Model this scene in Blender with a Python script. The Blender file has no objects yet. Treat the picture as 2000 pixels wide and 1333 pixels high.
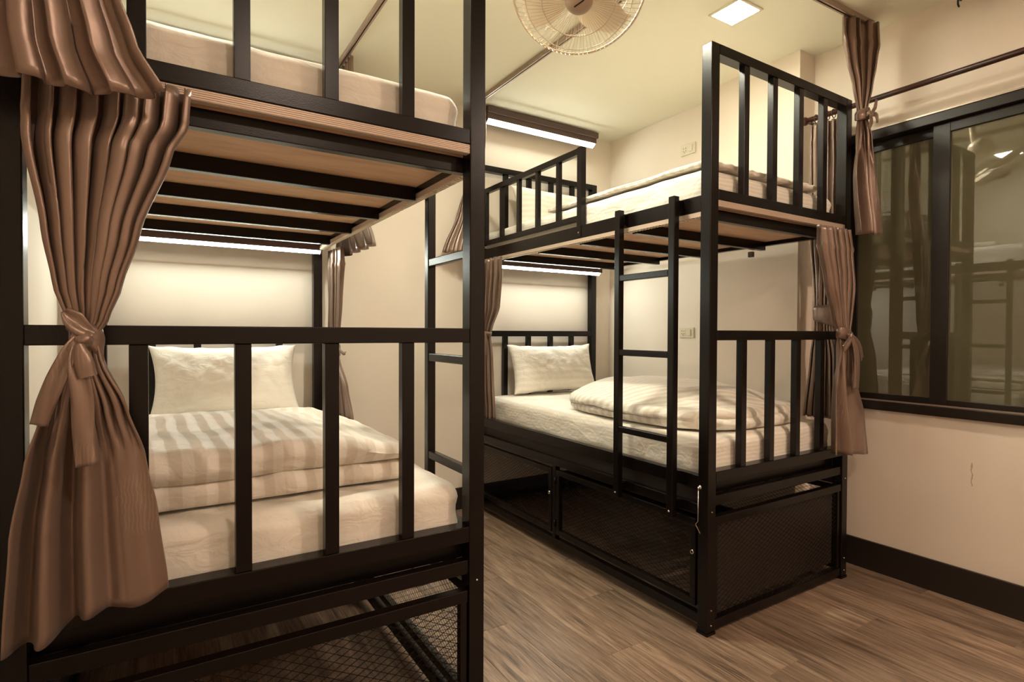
import bpy, math, random
from mathutils import Vector, Matrix, noise
random.seed(4)
S = bpy.context.scene
COL = S.collection
pi = math.pi

# ------------------------------------------------------------------ camera
cam_d = bpy.data.cameras.new('camera'); cam = bpy.data.objects.new('camera', cam_d); COL.objects.link(cam)
yaw, pitch, roll = 0.560667, -0.0155646, 0.00383589
f_ = Vector((math.sin(yaw)*math.cos(pitch), math.cos(yaw)*math.cos(pitch), math.sin(pitch)))
r_ = Vector((math.cos(yaw), -math.sin(yaw), 0)); u_ = r_.cross(f_)
r2 = math.cos(roll)*r_ + math.sin(roll)*u_; u2 = -math.sin(roll)*r_ + math.cos(roll)*u_
m = Matrix((r2, u2, -f_)).transposed().to_4x4(); m.translation = Vector((0, 0, 1.2))
cam.matrix_world = m
cam_d.sensor_width = 36; cam_d.lens = 1090.7/2000*36; cam_d.clip_start = .02
S.camera = cam
# ------------------------------------------------------------------ world, exposure
w = bpy.data.worlds.new('world'); S.world = w; w.use_nodes = True
w.node_tree.nodes['Background'].inputs[0].default_value = (.02, .018, .012, 1)
w.node_tree.nodes['Background'].inputs[1].default_value = .3
S.view_settings.view_transform = 'Standard'; S.view_settings.look = 'None'
S.view_settings.gamma = 1; S.view_settings.use_curve_mapping = False
S.view_settings.exposure = 1.45
LED_COL = (.95, 1.0, .88); LED_STR = 37.0; LED_UP = 13.5
DOWN_COL = (.97, .93, .74); DOWN_STR = 40.0; AISLE_FILL_STR = 150.0
REAR_FILL_COL = (1.0, .78, .62); REAR_FILL_STR = 225.0; REAR_LEFT_FILL_STR = 110.0

# ------------------------------------------------------------------ materials
def nodes(name):
    mt = bpy.data.materials.new(name); mt.use_nodes = True
    nt = mt.node_tree; b = nt.nodes['Principled BSDF']
    return mt, nt, b
def N(nt, t, **k):
    n = nt.nodes.new(t)
    for a, v in k.items():
        if a.startswith('i_'): n.inputs[a[2:].replace('_', ' ')].default_value = v
        else: setattr(n, a, v)
    return n
def ramp(nt, stops):
    n = nt.nodes.new('ShaderNodeValToRGB'); e = n.color_ramp.elements
    while len(e) < len(stops): e.new(.5)
    for q, (p, c) in zip(e, stops): q.position = p; q.color = (*c, 1) if len(c) == 3 else c
    return n
def bump(nt, b, src, strength=.2, dist=.002):
    n = N(nt, 'ShaderNodeBump'); n.inputs['Strength'].default_value = strength; n.inputs['Distance'].default_value = dist
    nt.links.new(src, n.inputs['Height']); nt.links.new(n.outputs[0], b.inputs['Normal'])
def plain(name, col, rough=.5, metal=0, spec=.5, nscale=0, nstr=.1, var=0):
    mt, nt, b = nodes(name)
    b.inputs['Base Color'].default_value = (*col, 1); b.inputs['Roughness'].default_value = rough
    b.inputs['Metallic'].default_value = metal; b.inputs['Specular IOR Level'].default_value = spec
    if nscale:
        tc = N(nt, 'ShaderNodeTexCoord'); nz = N(nt, 'ShaderNodeTexNoise', i_Scale=nscale, i_Detail=5.0)
        nt.links.new(tc.outputs['Object'], nz.inputs['Vector']); bump(nt, b, nz.outputs[0], nstr, .002)
        if var:
            rp = ramp(nt, [(.3, tuple(c*(1-var) for c in col)), (.7, tuple(min(1, c*(1+var)) for c in col))])
            nz2 = N(nt, 'ShaderNodeTexNoise', i_Scale=3.0, i_Detail=3.0)
            nt.links.new(tc.outputs['Object'], nz2.inputs['Vector'])
            nt.links.new(nz2.outputs[0], rp.inputs[0]); nt.links.new(rp.outputs[0], b.inputs['Base Color'])
    return mt
def emit(name, col, s):
    mt, nt, b = nodes(name)
    b.inputs['Base Color'].default_value = (.8, .8, .8, 1)
    b.inputs['Emission Color'].default_value = (*col, 1); b.inputs['Emission Strength'].default_value = s
    return mt
M = {}
M['wall'] = plain('wall_paint', (.83, .735, .625), .75, nscale=60, nstr=.12, var=.02)
M['ceiling'] = plain('ceiling_paint', (.83, .80, .66), .8, nscale=40, nstr=.05)
M['steel'] = plain('dark_painted_steel', (.0055, .0034, .0027), .27, spec=.28, nscale=420, nstr=.10)
M['steel_in'] = plain('dark_panel', (.02, .012, .008), .55, nscale=30, nstr=.05)
M['bedtrack'] = plain('pale_bed_track', (.60, .47, .37), .4, metal=.15)
M['alu'] = plain('anodised_track', (.42, .33, .27), .38, metal=.7)
M['chrome'] = plain('bright_steel', (.75, .72, .66), .25, metal=1)
M['base'] = plain('dark_baseboard', (.018, .013, .010), .42, nscale=50, nstr=.05)
M['frame'] = plain('dark_aluminium', (.014, .009, .006), .4, metal=.2)
M['rod'] = plain('curtain_rod_wood', (.045, .012, .006), .3)
M['plastic'] = plain('cream_plastic', (.72, .66, .50), .35)
M['fanwhite'] = plain('fan_plastic', (.62, .50, .36), .4)
M['blade'] = plain('fan_blade', (.82, .72, .56), .45)
M['fancap'] = plain('fan_cap', (.40, .28, .20), .4)
M['black'] = plain('black_plastic', (.01, .008, .007), .5)
M['housing'] = plain('lamp_housing', (.085, .05, .04), .45, metal=.1)
M['led'] = emit('led_diffuser', LED_COL, LED_STR)
M['down'] = emit('downlight_diffuser', DOWN_COL, DOWN_STR)
M['led_up'] = emit('led_diffuser_upper', LED_COL, LED_UP)
M['aisle'] = emit('aisle_downlight_diffuser', DOWN_COL, AISLE_FILL_STR)
M['rear_left'] = emit('rear_left_downlight_diffuser', REAR_FILL_COL, REAR_LEFT_FILL_STR)
M['rear'] = emit('rear_downlight_diffuser', REAR_FILL_COL, REAR_FILL_STR)

def m_ply():
    mt, nt, b = nodes('plywood'); tc = N(nt, 'ShaderNodeTexCoord'); mp = N(nt, 'ShaderNodeMapping')
    mp.inputs['Scale'].default_value = (1.2, 7, 7)
    nz = N(nt, 'ShaderNodeTexNoise', i_Scale=3.0, i_Detail=8.0, i_Distortion=1.2)
    rp = ramp(nt, [(.25, (.52, .30, .18)), (.55, (.66, .41, .25)), (.8, (.74, .49, .31))])
    L = nt.links.new; L(tc.outputs['Object'], mp.inputs[0]); L(mp.outputs[0], nz.inputs['Vector']); L(nz.outputs[0], rp.inputs[0])
    L(rp.outputs[0], b.inputs['Base Color']); b.inputs['Roughness'].default_value = .6
    return mt
M['ply'] = m_ply()
def m_plank():
    mt, nt, b = nodes('wood_look_tile'); L = nt.links.new
    tc = N(nt, 'ShaderNodeTexCoord'); oi = N(nt, 'ShaderNodeObjectInfo')
    off = N(nt, 'ShaderNodeVectorMath', operation='SCALE'); off.inputs[0].default_value = (13, 29, 7)
    L(oi.outputs['Random'], off.inputs['Scale'])
    add = N(nt, 'ShaderNodeVectorMath', operation='ADD'); L(tc.outputs['Object'], add.inputs[0]); L(off.outputs[0], add.inputs[1])
    mp = N(nt, 'ShaderNodeMapping'); mp.inputs['Scale'].default_value = (13, 1.1, 1); L(add.outputs[0], mp.inputs[0])
    n1 = N(nt, 'ShaderNodeTexNoise', i_Scale=2.2, i_Detail=9.0, i_Roughness=.62, i_Distortion=.9); L(mp.outputs[0], n1.inputs['Vector'])
    mp2 = N(nt, 'ShaderNodeMapping'); mp2.inputs['Scale'].default_value = (60, 2.2, 1); L(add.outputs[0], mp2.inputs[0])
    n2 = N(nt, 'ShaderNodeTexNoise', i_Scale=2.5, i_Detail=6.0, i_Roughness=.7); L(mp2.outputs[0], n2.inputs['Vector'])
    mx = N(nt, 'ShaderNodeMix', data_type='FLOAT'); mx.inputs[0].default_value = .5; L(n1.outputs[0], mx.inputs[2]); L(n2.outputs[0], mx.inputs[3])
    rp = ramp(nt, [(.34, (.060, .037, .024)), (.44, (.145, .094, .062)), (.53, (.26, .178, .122)), (.64, (.40, .29, .205))]); L(mx.outputs[0], rp.inputs[0])
    hs = N(nt, 'ShaderNodeHueSaturation'); L(rp.outputs[0], hs.inputs['Color'])
    mr = N(nt, 'ShaderNodeMapRange'); mr.inputs[3].default_value = .78; mr.inputs[4].default_value = 1.22; L(oi.outputs['Random'], mr.inputs[0]); L(mr.outputs[0], hs.inputs['Value'])
    L(hs.outputs[0], b.inputs['Base Color']); b.inputs['Roughness'].default_value = .42
    bump(nt, b, mx.outputs[0], .25, .0015)
    return mt
M['plank'] = m_plank()
M['grout'] = plain('floor_grout', (.26, .19, .13), .8)

def m_sheet(name, ang=0.0, axis='xz', period=.05, base=(.86, .81, .72), dark=(.70, .62, .51), wr=.5):
    """satin-stripe cotton; the stripe runs across the given local direction"""
    mt, nt, b = nodes(name); L = nt.links.new
    tc = N(nt, 'ShaderNodeTexCoord')
    dv = {'xz': (math.cos(ang), math.sin(ang), 1.0), 'x': (math.cos(ang), math.sin(ang), 0), 'z': (0, 0, 1), 'y': (0, 1, 0)}[axis]
    nd = N(nt, 'ShaderNodeTexNoise', i_Scale=5.0, i_Detail=2.0)
    L(tc.outputs['Object'], nd.inputs['Vector'])
    dt = N(nt, 'ShaderNodeVectorMath', operation='DOT_PRODUCT'); L(tc.outputs['Object'], dt.inputs[0]); dt.inputs[1].default_value = dv
    sc = N(nt, 'ShaderNodeMath', operation='MULTIPLY_ADD'); L(nd.outputs[0], sc.inputs[0]); sc.inputs[1].default_value = .03; L(dt.outputs['Value'], sc.inputs[2])
    ml = N(nt, 'ShaderNodeMath', operation='MULTIPLY'); L(sc.outputs[0], ml.inputs[0]); ml.inputs[1].default_value = 2*pi/period
    sn = N(nt, 'ShaderNodeMath', operation='SINE'); L(ml.outputs[0], sn.inputs[0])
    mr = N(nt, 'ShaderNodeMapRange'); mr.inputs[1].default_value = -.18; mr.inputs[2].default_value = .18; L(sn.outputs[0], mr.inputs[0])
    mx = N(nt, 'ShaderNodeMix', data_type='RGBA'); L(mr.outputs[0], mx.inputs[0]); mx.inputs[6].default_value = (*base, 1); mx.inputs[7].default_value = (*dark, 1)
    L(mx.outputs[2], b.inputs['Base Color'])
    rr = N(nt, 'ShaderNodeMapRange'); rr.inputs[3].default_value = .55; rr.inputs[4].default_value = .8; L(mr.outputs[0], rr.inputs[0]); L(rr.outputs[0], b.inputs['Roughness'])
    b.inputs['Sheen Weight'].default_value = .15
    n3 = N(nt, 'ShaderNodeTexNoise', i_Scale=16.0, i_Detail=5.0, i_Distortion=1.0); mp = N(nt, 'ShaderNodeMapping'); mp.inputs['Scale'].default_value = (1, 1, 1.6)
    L(tc.outputs['Object'], mp.inputs[0]); L(mp.outputs[0], n3.inputs['Vector']); bump(nt, b, n3.outputs[0], wr, .012)
    return mt
M['sheet'] = m_sheet('striped_sheet', 0, 'z', .017, dark=(.78, .72, .62))
M['sheet_plain'] = m_sheet('plain_sheet', 0, 'z', .03, dark=(.84, .79, .70))
M['duvet_left'] = m_sheet('wide_striped_duvet', .06, 'x', .052, dark=(.765, .695, .595))
M['duvet_right'] = m_sheet('narrow_striped_duvet', 1.0, 'x', .042, dark=(.74, .67, .56))
M['pillow_left'] = m_sheet('pillow_stripe_faint', 0, 'z', .04, dark=(.85, .80, .71), wr=.5)
M['pillow_right'] = m_sheet('pillow_stripe', 0, 'z', .04, dark=(.81, .75, .65), wr=.5)

def m_curtain():
    mt, nt, b = nodes('taupe_satin'); L = nt.links.new
    tc = N(nt, 'ShaderNodeTexCoord')
    b.inputs['Base Color'].default_value = (.235, .158, .120, 1)
    b.inputs['Roughness'].default_value = .34; b.inputs['Specular IOR Level'].default_value = .6
    b.inputs['Sheen Weight'].default_value = .08; b.inputs['Anisotropic'].default_value = .4; b.inputs['Metallic'].default_value = .45
    # woven leaf motif: sparse veined patches, a little paler
    vo = N(nt, 'ShaderNodeTexVoronoi', i_Scale=5.2); L(tc.outputs['Object'], vo.inputs['Vector'])
    wv = N(nt, 'ShaderNodeTexWave', i_Scale=48.0, i_Distortion=5.0, i_Detail=2.0); L(tc.outputs['Object'], wv.inputs['Vector'])
    r1 = ramp(nt, [(.0, (1, 1, 1)), (.30, (.8, .8, .8)), (.36, (0, 0, 0))]); L(vo.outputs['Distance'], r1.inputs[0])
    r3 = ramp(nt, [(.68, (0, 0, 0)), (.85, (1, 1, 1))]); L(wv.outputs[0], r3.inputs[0])
    mu = N(nt, 'ShaderNodeMath', operation='MULTIPLY'); L(r1.outputs[0], mu.inputs[0]); L(r3.outputs[0], mu.inputs[1])
    mx = N(nt, 'ShaderNodeMix', data_type='RGBA'); L(mu.outputs[0], mx.inputs[0]); mx.inputs[6].default_value = (.235, .158, .120, 1); mx.inputs[7].default_value = (.29, .205, .16, 1)
    L(mx.outputs[2], b.inputs['Base Color'])
    nz = N(nt, 'ShaderNodeTexNoise', i_Scale=14.0, i_Detail=4.0, i_Distortion=.6); L(tc.outputs['Object'], nz.inputs['Vector'])
    bump(nt, b, nz.outputs[0], .35, .006)
    return mt
M['curtain'] = m_curtain()
def m_glass():
    mt, nt, b = nodes('night_window_glass'); L = nt.links.new
    b.inputs['Base Color'].default_value = (.105, .095, .055, 1); b.inputs['Roughness'].default_value = .012
    b.inputs['IOR'].default_value = 1.9; b.inputs['Coat Weight'].default_value = .3; b.inputs['Coat Roughness'].default_value = .03
    tc = N(nt, 'ShaderNodeTexCoord'); nz = N(nt, 'ShaderNodeTexNoise', i_Scale=26.0, i_Detail=2.0); L(tc.outputs['Object'], nz.inputs['Vector'])
    bump(nt, b, nz.outputs[0], .003, .002)
    return mt
M['glass'] = m_glass()

# ------------------------------------------------------------------ mesh helpers
class MB:
    def __init__(s): s.v = []; s.f = []
    def add(s, vs, fs):
        o = len(s.v); s.v += [Vector(p) for p in vs]; s.f += [tuple(i+o for i in q) for q in fs]; return s
    def box(s, x0, x1, y0, y1, z0, z1):
        vs = [(x, y, z) for z in (z0, z1) for y in (y0, y1) for x in (x0, x1)]
        return s.add(vs, [(0, 2, 3, 1), (4, 5, 7, 6), (0, 1, 5, 4), (2, 6, 7, 3), (0, 4, 6, 2), (1, 3, 7, 5)])
    def bar(s, a, b, wd, ht, up=(0, 0, 1)):
        a, b = Vector(a), Vector(b); d = (b-a).normalized(); u = Vector(up); sd = d.cross(u)
        if sd.length < 1e-4: sd = d.cross(Vector((1, 0, 0)))
        sd.normalize(); u = sd.cross(d)
        vs = [p + sd*i*wd/2 + u*j*ht/2 for p in (a, b) for i, j in ((-1, -1), (1, -1), (1, 1), (-1, 1))]
        return s.add(vs, [(3, 2, 1, 0), (4, 5, 6, 7), (0, 1, 5, 4), (1, 2, 6, 5), (2, 3, 7, 6), (3, 0, 4, 7)])
    def tube(s, pts, r, n=8, cap=True, closed=False):
        pts = [Vector(p) for p in pts]; k = len(pts); rings = []; prev = None
        for i, p in enumerate(pts):
            if closed: t = (pts[(i+1) % k]-pts[i-1]).normalized()
            else: t = (pts[min(i+1, k-1)]-pts[max(i-1, 0)]).normalized()
            if prev is None:
                a = Vector((0, 0, 1)) if abs(t.z) < .9 else Vector((1, 0, 0)); prev = (a-t*a.dot(t)).normalized()
            else: prev = (prev-t*prev.dot(t)).normalized()
            q = t.cross(prev); rr = r[i] if isinstance(r, (list, tuple)) else r
            rings.append([p+(prev*math.cos(2*pi*j/n)+q*math.sin(2*pi*j/n))*rr for j in range(n)])
        o = len(s.v); s.v += [v for R in rings for v in R]
        for i in range(k if closed else k-1):
            for j in range(n):
                a, b = o+i*n+j, o+i*n+(j+1) % n; c, d = o+((i+1) % k)*n+(j+1) % n, o+((i+1) % k)*n+j
                s.f.append((a, b, c, d))
        if cap and not closed: s.f.append(tuple(o+j for j in reversed(range(n)))); s.f.append(tuple(o+(k-1)*n+j for j in range(n)))
        return s
    def grid(s, P, nu, nv, wrap=False):
        """P(i,j) -> point; nu x nv points"""
        o = len(s.v)
        for j in range(nv):
            for i in range(nu): s.v.append(Vector(P(i, j)))
        for j in range(nv-1):
            for i in range(nu if wrap else nu-1):
                a = o+j*nu+i; b = o+j*nu+(i+1) % nu
                s.f.append((a, b, b+nu, a+nu))
        return s
    def lathe(s, prof, c=(0, 0, 0), ax=(0, 0, 1), n=24):
        ax = Vector(ax).normalized(); a = Vector((0, 0, 1)) if abs(ax.z) < .9 else Vector((1, 0, 0))
        e1 = (a-ax*a.dot(ax)).normalized(); e2 = ax.cross(e1); c = Vector(c); k = len(prof)
        return s.grid(lambda i, j: c+ax*prof[j][1]+(e1*math.cos(2*pi*i/n)+e2*math.sin(2*pi*i/n))*prof[j][0], n, k, True)
    def build(s, name, mat, parent=None, bevel=0, smooth=False, solid=0, origin=None):
        me = bpy.data.meshes.new(name); o = bpy.data.objects.new(name, me)
        org = Vector((0, 0, 0))
        if parent is not None:
            o.parent = parent; q = parent
            while q is not None: org += q.location; q = q.parent
        if origin is not None: o.location = Vector(origin)-org; org = Vector(origin)
        me.from_pydata([tuple(p-org) for p in s.v], [], s.f); me.materials.append(M[mat] if isinstance(mat, str) else mat)
        if smooth: me.polygons.foreach_set('use_smooth', [True]*len(me.polygons))
        me.update(); COL.objects.link(o)
        if solid:
            md = o.modifiers.new('solid', 'SOLIDIFY'); md.thickness = solid; md.offset = 0
        if bevel:
            md = o.modifiers.new('bevel', 'BEVEL'); md.width = bevel; md.segments = 2; md.limit_method = 'ANGLE'
            md.harden_normals = False
        return o
def box(*a): return MB().box(*a)
def tag(o, label=None, cat=None, group=None, kind=None):
    if label: o['label'] = label
    if cat: o['category'] = cat
    if group: o['group'] = group
    if kind: o['kind'] = kind
    return o
def empty(name, loc):
    o = bpy.data.objects.new(name, None); o.location = loc; o.empty_display_size = .1; COL.objects.link(o); return o
def thing(name, label, cat, loc, group=None): return tag(empty(name, loc), label, cat, group)
def struct(name, mb, mat, parent=None, **k):
    o = mb.build(name, mat, parent, **k)
    if parent is None: o['kind'] = 'structure'
    return o

# ------------------------------------------------------------------ room
XL, XR, YN, YB, ZC = -.41, 3.05, -2.0, 3.385, 2.723
fl = struct('floor', box(XL-.1, XR+.1, YN-.1, YB+.1, -.12, -.0015), 'grout')
pw, pl = .195, 1.17
plank_mesh = {}
def plank(x0, x1, y0, y1):
    g = .0010; key = (round(x1-x0, 4), round(y1-y0, 4)); c = ((x0+x1)/2, (y0+y1)/2, 0)
    if key not in plank_mesh:
        hx, hy = (x1-x0)/2-g, (y1-y0)/2-g; b = .0006
        mb = MB(); vs = [(sx*hx, sy*hy, -.0015) for sx, sy in ((-1, -1), (1, -1), (1, 1), (-1, 1))] + \
            [(sx*hx, sy*hy, -b) for sx, sy in ((-1, -1), (1, -1), (1, 1), (-1, 1))] + \
            [(sx*(hx-b), sy*(hy-b), 0) for sx, sy in ((-1, -1), (1, -1), (1, 1), (-1, 1))]
        fs = [(8, 9, 10, 11)] + [(4+i, 4+(i+1) % 4, 8+(i+1) % 4, 8+i) for i in range(4)] + [(i, (i+1) % 4, 4+(i+1) % 4, 4+i) for i in range(4)]
        mb.add(vs, fs); me = bpy.data.meshes.new('plank'); me.from_pydata([tuple(v) for v in mb.v], [], mb.f); me.materials.append(M['plank']); plank_mesh[key] = me
    o = bpy.data.objects.new('plank', plank_mesh[key]); COL.objects.link(o); o.parent = fl; o.location = c
xs = [XL] + [x for x in (1.786+pw*k for k in range(-12, 8)) if XL+.02 < x < XR-.02] + [XR]
for i in range(len(xs)-1):
    y = 1.16 + (0, .39, .78)[i % 3] - 4*pl
    while y < YB:
        a, b = max(y, YN), min(y+pl, YB)
        if b-a > .02: plank(xs[i], xs[i+1], a, b)
        y += pl
struct('ceiling', box(XL-.1, XR+.1, YN-.1, YB+.1, ZC, ZC+.1), 'ceiling')
struct('wall_back', box(XL-.1, XR+.1, YB, YB+.1, -.12, ZC), 'wall')
struct('wall_left', box(XL-.1, XL, YN, YB, -.12, ZC), 'wall')
struct('wall_front', box(XL-.1, XR+.1, YN-.1, YN, -.12, ZC), 'wall')
WY0, WY1, WZ0, WZ1 = -.08, 1.625, .819, 2.219
def m_wallr():
    mt = M['wall'].copy(); mt.name = 'window_wall_paint'; nt = mt.node_tree; L = nt.links.new; b = nt.nodes['Principled BSDF']
    src = b.inputs['Base Color'].links[0].from_socket
    tc = N(nt, 'ShaderNodeTexCoord'); sp = N(nt, 'ShaderNodeSeparateXYZ'); L(tc.outputs['Object'], sp.inputs[0])
    nz = N(nt, 'ShaderNodeTexNoise', i_Scale=30.0, i_Detail=4.0); L(tc.outputs['Object'], nz.inputs['Vector'])
    def band(sock, c, hw):
        a = N(nt, 'ShaderNodeMath', operation='SUBTRACT'); L(sock, a.inputs[0]); a.inputs[1].default_value = c
        q = N(nt, 'ShaderNodeMath', operation='ABSOLUTE'); L(a.outputs[0], q.inputs[0])
        r = N(nt, 'ShaderNodeMath', operation='LESS_THAN'); L(q.outputs[0], r.inputs[0]); r.inputs[1].default_value = hw; return r.outputs[0]
    wob = N(nt, 'ShaderNodeMath', operation='MULTIPLY_ADD'); L(nz.outputs[0], wob.inputs[0]); wob.inputs[1].default_value = .02; L(sp.outputs[1], wob.inputs[2])
    b1 = band(wob.outputs[0], 1.018, .0022); b2 = band(sp.outputs[2], .575, .052)
    mu = N(nt, 'ShaderNodeMath', operation='MULTIPLY'); L(b1, mu.inputs[0]); L(b2, mu.inputs[1])
    sc = N(nt, 'ShaderNodeMath', operation='MULTIPLY'); L(mu.outputs[0], sc.inputs[0]); sc.inputs[1].default_value = .6
    mx = N(nt, 'ShaderNodeMix', data_type='RGBA'); L(sc.outputs[0], mx.inputs[0]); L(src, mx.inputs[6]); mx.inputs[7].default_value = (.30, .14, .07, 1)
    L(mx.outputs[2], b.inputs['Base Color']); return mt
M['wallr'] = m_wallr()
wr = MB(); wr.box(XR, XR+.12, YN, YB, -.12, WZ0).box(XR, XR+.12, YN, YB, WZ1, ZC).box(XR, XR+.12, YN, WY0, WZ0, WZ1).box(XR, XR+.12, WY1, YB, WZ0, WZ1)
struct('wall_right', wr, 'wallr')
struct('wall_pier', box(2.908, XR, 1.737, 2.31, 0, ZC), 'wall')
bb = .015
struct('baseboard_right', box(XR-bb, XR, YN, 1.737, 0, .146), 'base', bevel=.002)
struct('baseboard_pier', MB().box(2.908-bb, 2.908, 1.737, 2.31, 0, .146).box(2.908-bb, XR, 1.737-bb, 1.737, 0, .146), 'base', bevel=.002)
struct('baseboard_back', box(XL, XR, YB-bb, YB, 0, .146), 'base', bevel=.002)
struct('baseboard_left', box(XL, XL+bb, YN, YB-bb, 0, .146), 'base', bevel=.002)
struct('baseboard_front', box(XL+bb, XR-bb, YN, YN+bb, 0, .146), 'base', bevel=.002)

# window: dark aluminium sliding sashes with night behind the glass
win = empty('window_1', (XR, 0, WZ0)); win['kind'] = 'structure'
f = MB(); fx0, fx1 = XR-.022, XR+.09
f.box(fx0, fx1, WY0, WY1, WZ1-.045, WZ1).box(fx0, fx1, WY0, WY1, WZ0, WZ0+.045).box(fx0, fx1, WY0, WY0+.03, WZ0+.045, WZ1-.045).box(fx0, fx1, WY1-.03, WY1, WZ0+.045, WZ1-.045)
f.build('window_frame', 'frame', win, bevel=.003)
MB().box(fx0-.004, fx0+.008, WY0, WY1, WZ1, WZ1+.007).box(fx0+.012, fx0+.018, WY0+.03, WY1-.03, WZ0+.045, WZ0+.052).build('track_lip', 'alu', win)
edges = [(1.105, 1.590, 1), (.70, 1.178, 0), (.30, .775, 1), (-.05, .375, 0)]
for y0, y1, back in edges:
    xx = XR+.022+.034*back; st = .068
    sa = MB(); z0, z1 = WZ0+.046, WZ1-.046; rb, rt = .030, .045
    sa.box(xx-.014, xx+.014, y0, y0+st, z0, z1).box(xx-.014, xx+.014, y1-st, y1, z0, z1)
    sa.box(xx-.014, xx+.014, y0+st, y1-st, z0, z0+rb).box(xx-.014, xx+.014, y0+st, y1-st, z1-rt, z1)
    so = sa.build('sash', 'frame', win, bevel=.002)
    box(xx-.003, xx+.003, y0+st-.004, y1-st+.004, z0+rb-.004, z1-rt+.004).build('glass_pane', 'glass', so)
# backing behind panes: the night side is opaque dark glass, nothing further is visible

# curtain rod over the window
rod = thing('curtain_rod', 'dark red-brown wooden curtain rod running above the sliding window', 'curtain rod', (2.925, .7, 2.335))
MB().tube([(2.925, -.15, 2.335), (2.925, 1.70, 2.335)], .0135, 16).build('rod', 'rod', rod, smooth=True)
MB().lathe([(0, 0), (.012, .002), (.021, .012), (.023, .022), (.017, .036), (0, .042)], (2.925, 1.70-.004, 2.335), (0, 1, 0), 16).build('finial', 'rod', rod, smooth=True)
for yy in (-.05, .7, 1.685):
    MB().box(2.915, XR, yy-.008, yy+.008, 2.3115, 2.3215).box(XR-.006, XR, yy-.015, yy+.015, 2.285, 2.355).build('bracket', 'rod', rod, bevel=.002)

# small dark rail and hook high on the window wall
hk = thing('wall_rail', 'short dark metal rail with a hook high on window wall by ceiling', 'rail', (XR, .95, 2.66))
MB().box(XR-.045, XR-.030, .35, 1.000, 2.655, 2.685).box(XR-.045, XR, .36, .385, 2.662, 2.678).box(XR-.045, XR, .94, .965, 2.662, 2.678).build('rail', 'black', hk, bevel=.002)
MB().tube([(XR, 1.075, 2.700), (XR-.02, 1.075, 2.700), (XR-.032, 1.075, 2.690), (XR-.032, 1.075, 2.672), (XR-.02, 1.075, 2.665)], .004, 8).build('hook', 'black', hk, smooth=True)

# ------------------------------------------------------------------ lamps
def downlight(x, y, mat, label):
    t = thing('ceiling_light', label, 'light', (x, y, ZC), 'square recessed ceiling lights')
    h = .075; q = MB()
    q.box(x-h-.012, x+h+.012, y-h-.012, y-h, ZC-.008, ZC).box(x-h-.012, x+h+.012, y+h, y+h+.012, ZC-.008, ZC)
    q.box(x-h-.012, x-h, y-h, y+h, ZC-.008, ZC).box(x+h, x+h+.012, y-h, y+h, ZC-.008, ZC)
    q.build('light_frame', 'plastic', t, bevel=.002)
    box(x-h, x+h, y-h, y+h, ZC-.005, ZC-.002).build('diffuser', mat, t)
downlight(2.31, 1.70, 'down', 'bright square recessed ceiling light above the right bunk bed')
downlight(.10, 1.78, 'down', 'square recessed ceiling light above the left bunk bed, seen reflected in window')
downlight(1.36, 1.92, 'aisle', 'square recessed ceiling light over the aisle by the fan, above the frame')  # added out of view to brighten the aisle and the bed sides
downlight(2.31, -.60, 'rear', 'square recessed ceiling light by the window, behind the viewer')  # added behind the camera as frontal fill
downlight(.60, -.60, 'rear_left', 'square recessed ceiling light over open floor, behind the viewer on the left')  # second added fill behind the camera, weaker, on the left

def wall_lamp(x0, x1, z0, z1, label, y0=3.265, cover=True, mat='led_up'):
    t = thing('wall_light', label, 'light', ((x0+x1)/2, YB, z0), 'strip lights on the head wall')
    h = MB().box(x0, x1, y0, y0+.055, z0+(.012 if cover else .0015), z1)
    h.build('housing', 'housing', t, bevel=.003)
    if cover: box(x0-.0, x1+.012, y0-.01, YB, z1-.001, z1+.040).build('bracket', 'housing', t, bevel=.003)
    else: box(x0+.1, x0+.16, y0+.055, YB, z0+.02, z1-.005).build('bracket', 'housing', t, bevel=.003)
    # the diffuser slants outwards and down, its back closed by a lip
    bl = MB().box(x0, x1, y0+.0315, y0+.0355, z0-.0155, z0+.0118); bl.build('back_lip', 'housing', t)
    d = MB(); a, b = ((y0-.001, z0+.0115), (y0+.0305, z0-.0145)) if cover else ((y0+.008, z0+.001), (y0+.0295, z0-.0150))
    d.add([(x0+.008, *a), (x1-.012, *a), (x1-.012, *b), (x0+.008, *b)], [(0, 1, 2, 3)])
    o = d.build('diffuser', mat, t)
    for xe in (x0+.004, x1-.012):
        MB().add([(xx, *q) for xx in (xe, xe+.004) for q in (a, b, (b[0], a[1]))], [(0, 1, 2), (3, 5, 4), (0, 3, 4, 1), (1, 4, 5, 2), (2, 5, 3, 0)]).build('end_cap', 'housing', t)
wall_lamp(1.85, 2.80, 2.618, 2.672, 'brown strip light under ceiling over the right upper bunk')
wall_lamp(-.18, .76, 2.596, 2.650, 'brown strip light under ceiling over the left upper bunk', y0=3.30)
wall_lamp(1.93, 2.845, 1.652, 1.690, 'lit strip light under the right bed upper deck at the head', y0=3.24, cover=False, mat='led')
wall_lamp(-.20, .775, 1.655, 1.690, 'lit strip light under the left bed upper deck at the head', y0=3.24, cover=False, mat='led')

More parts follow.
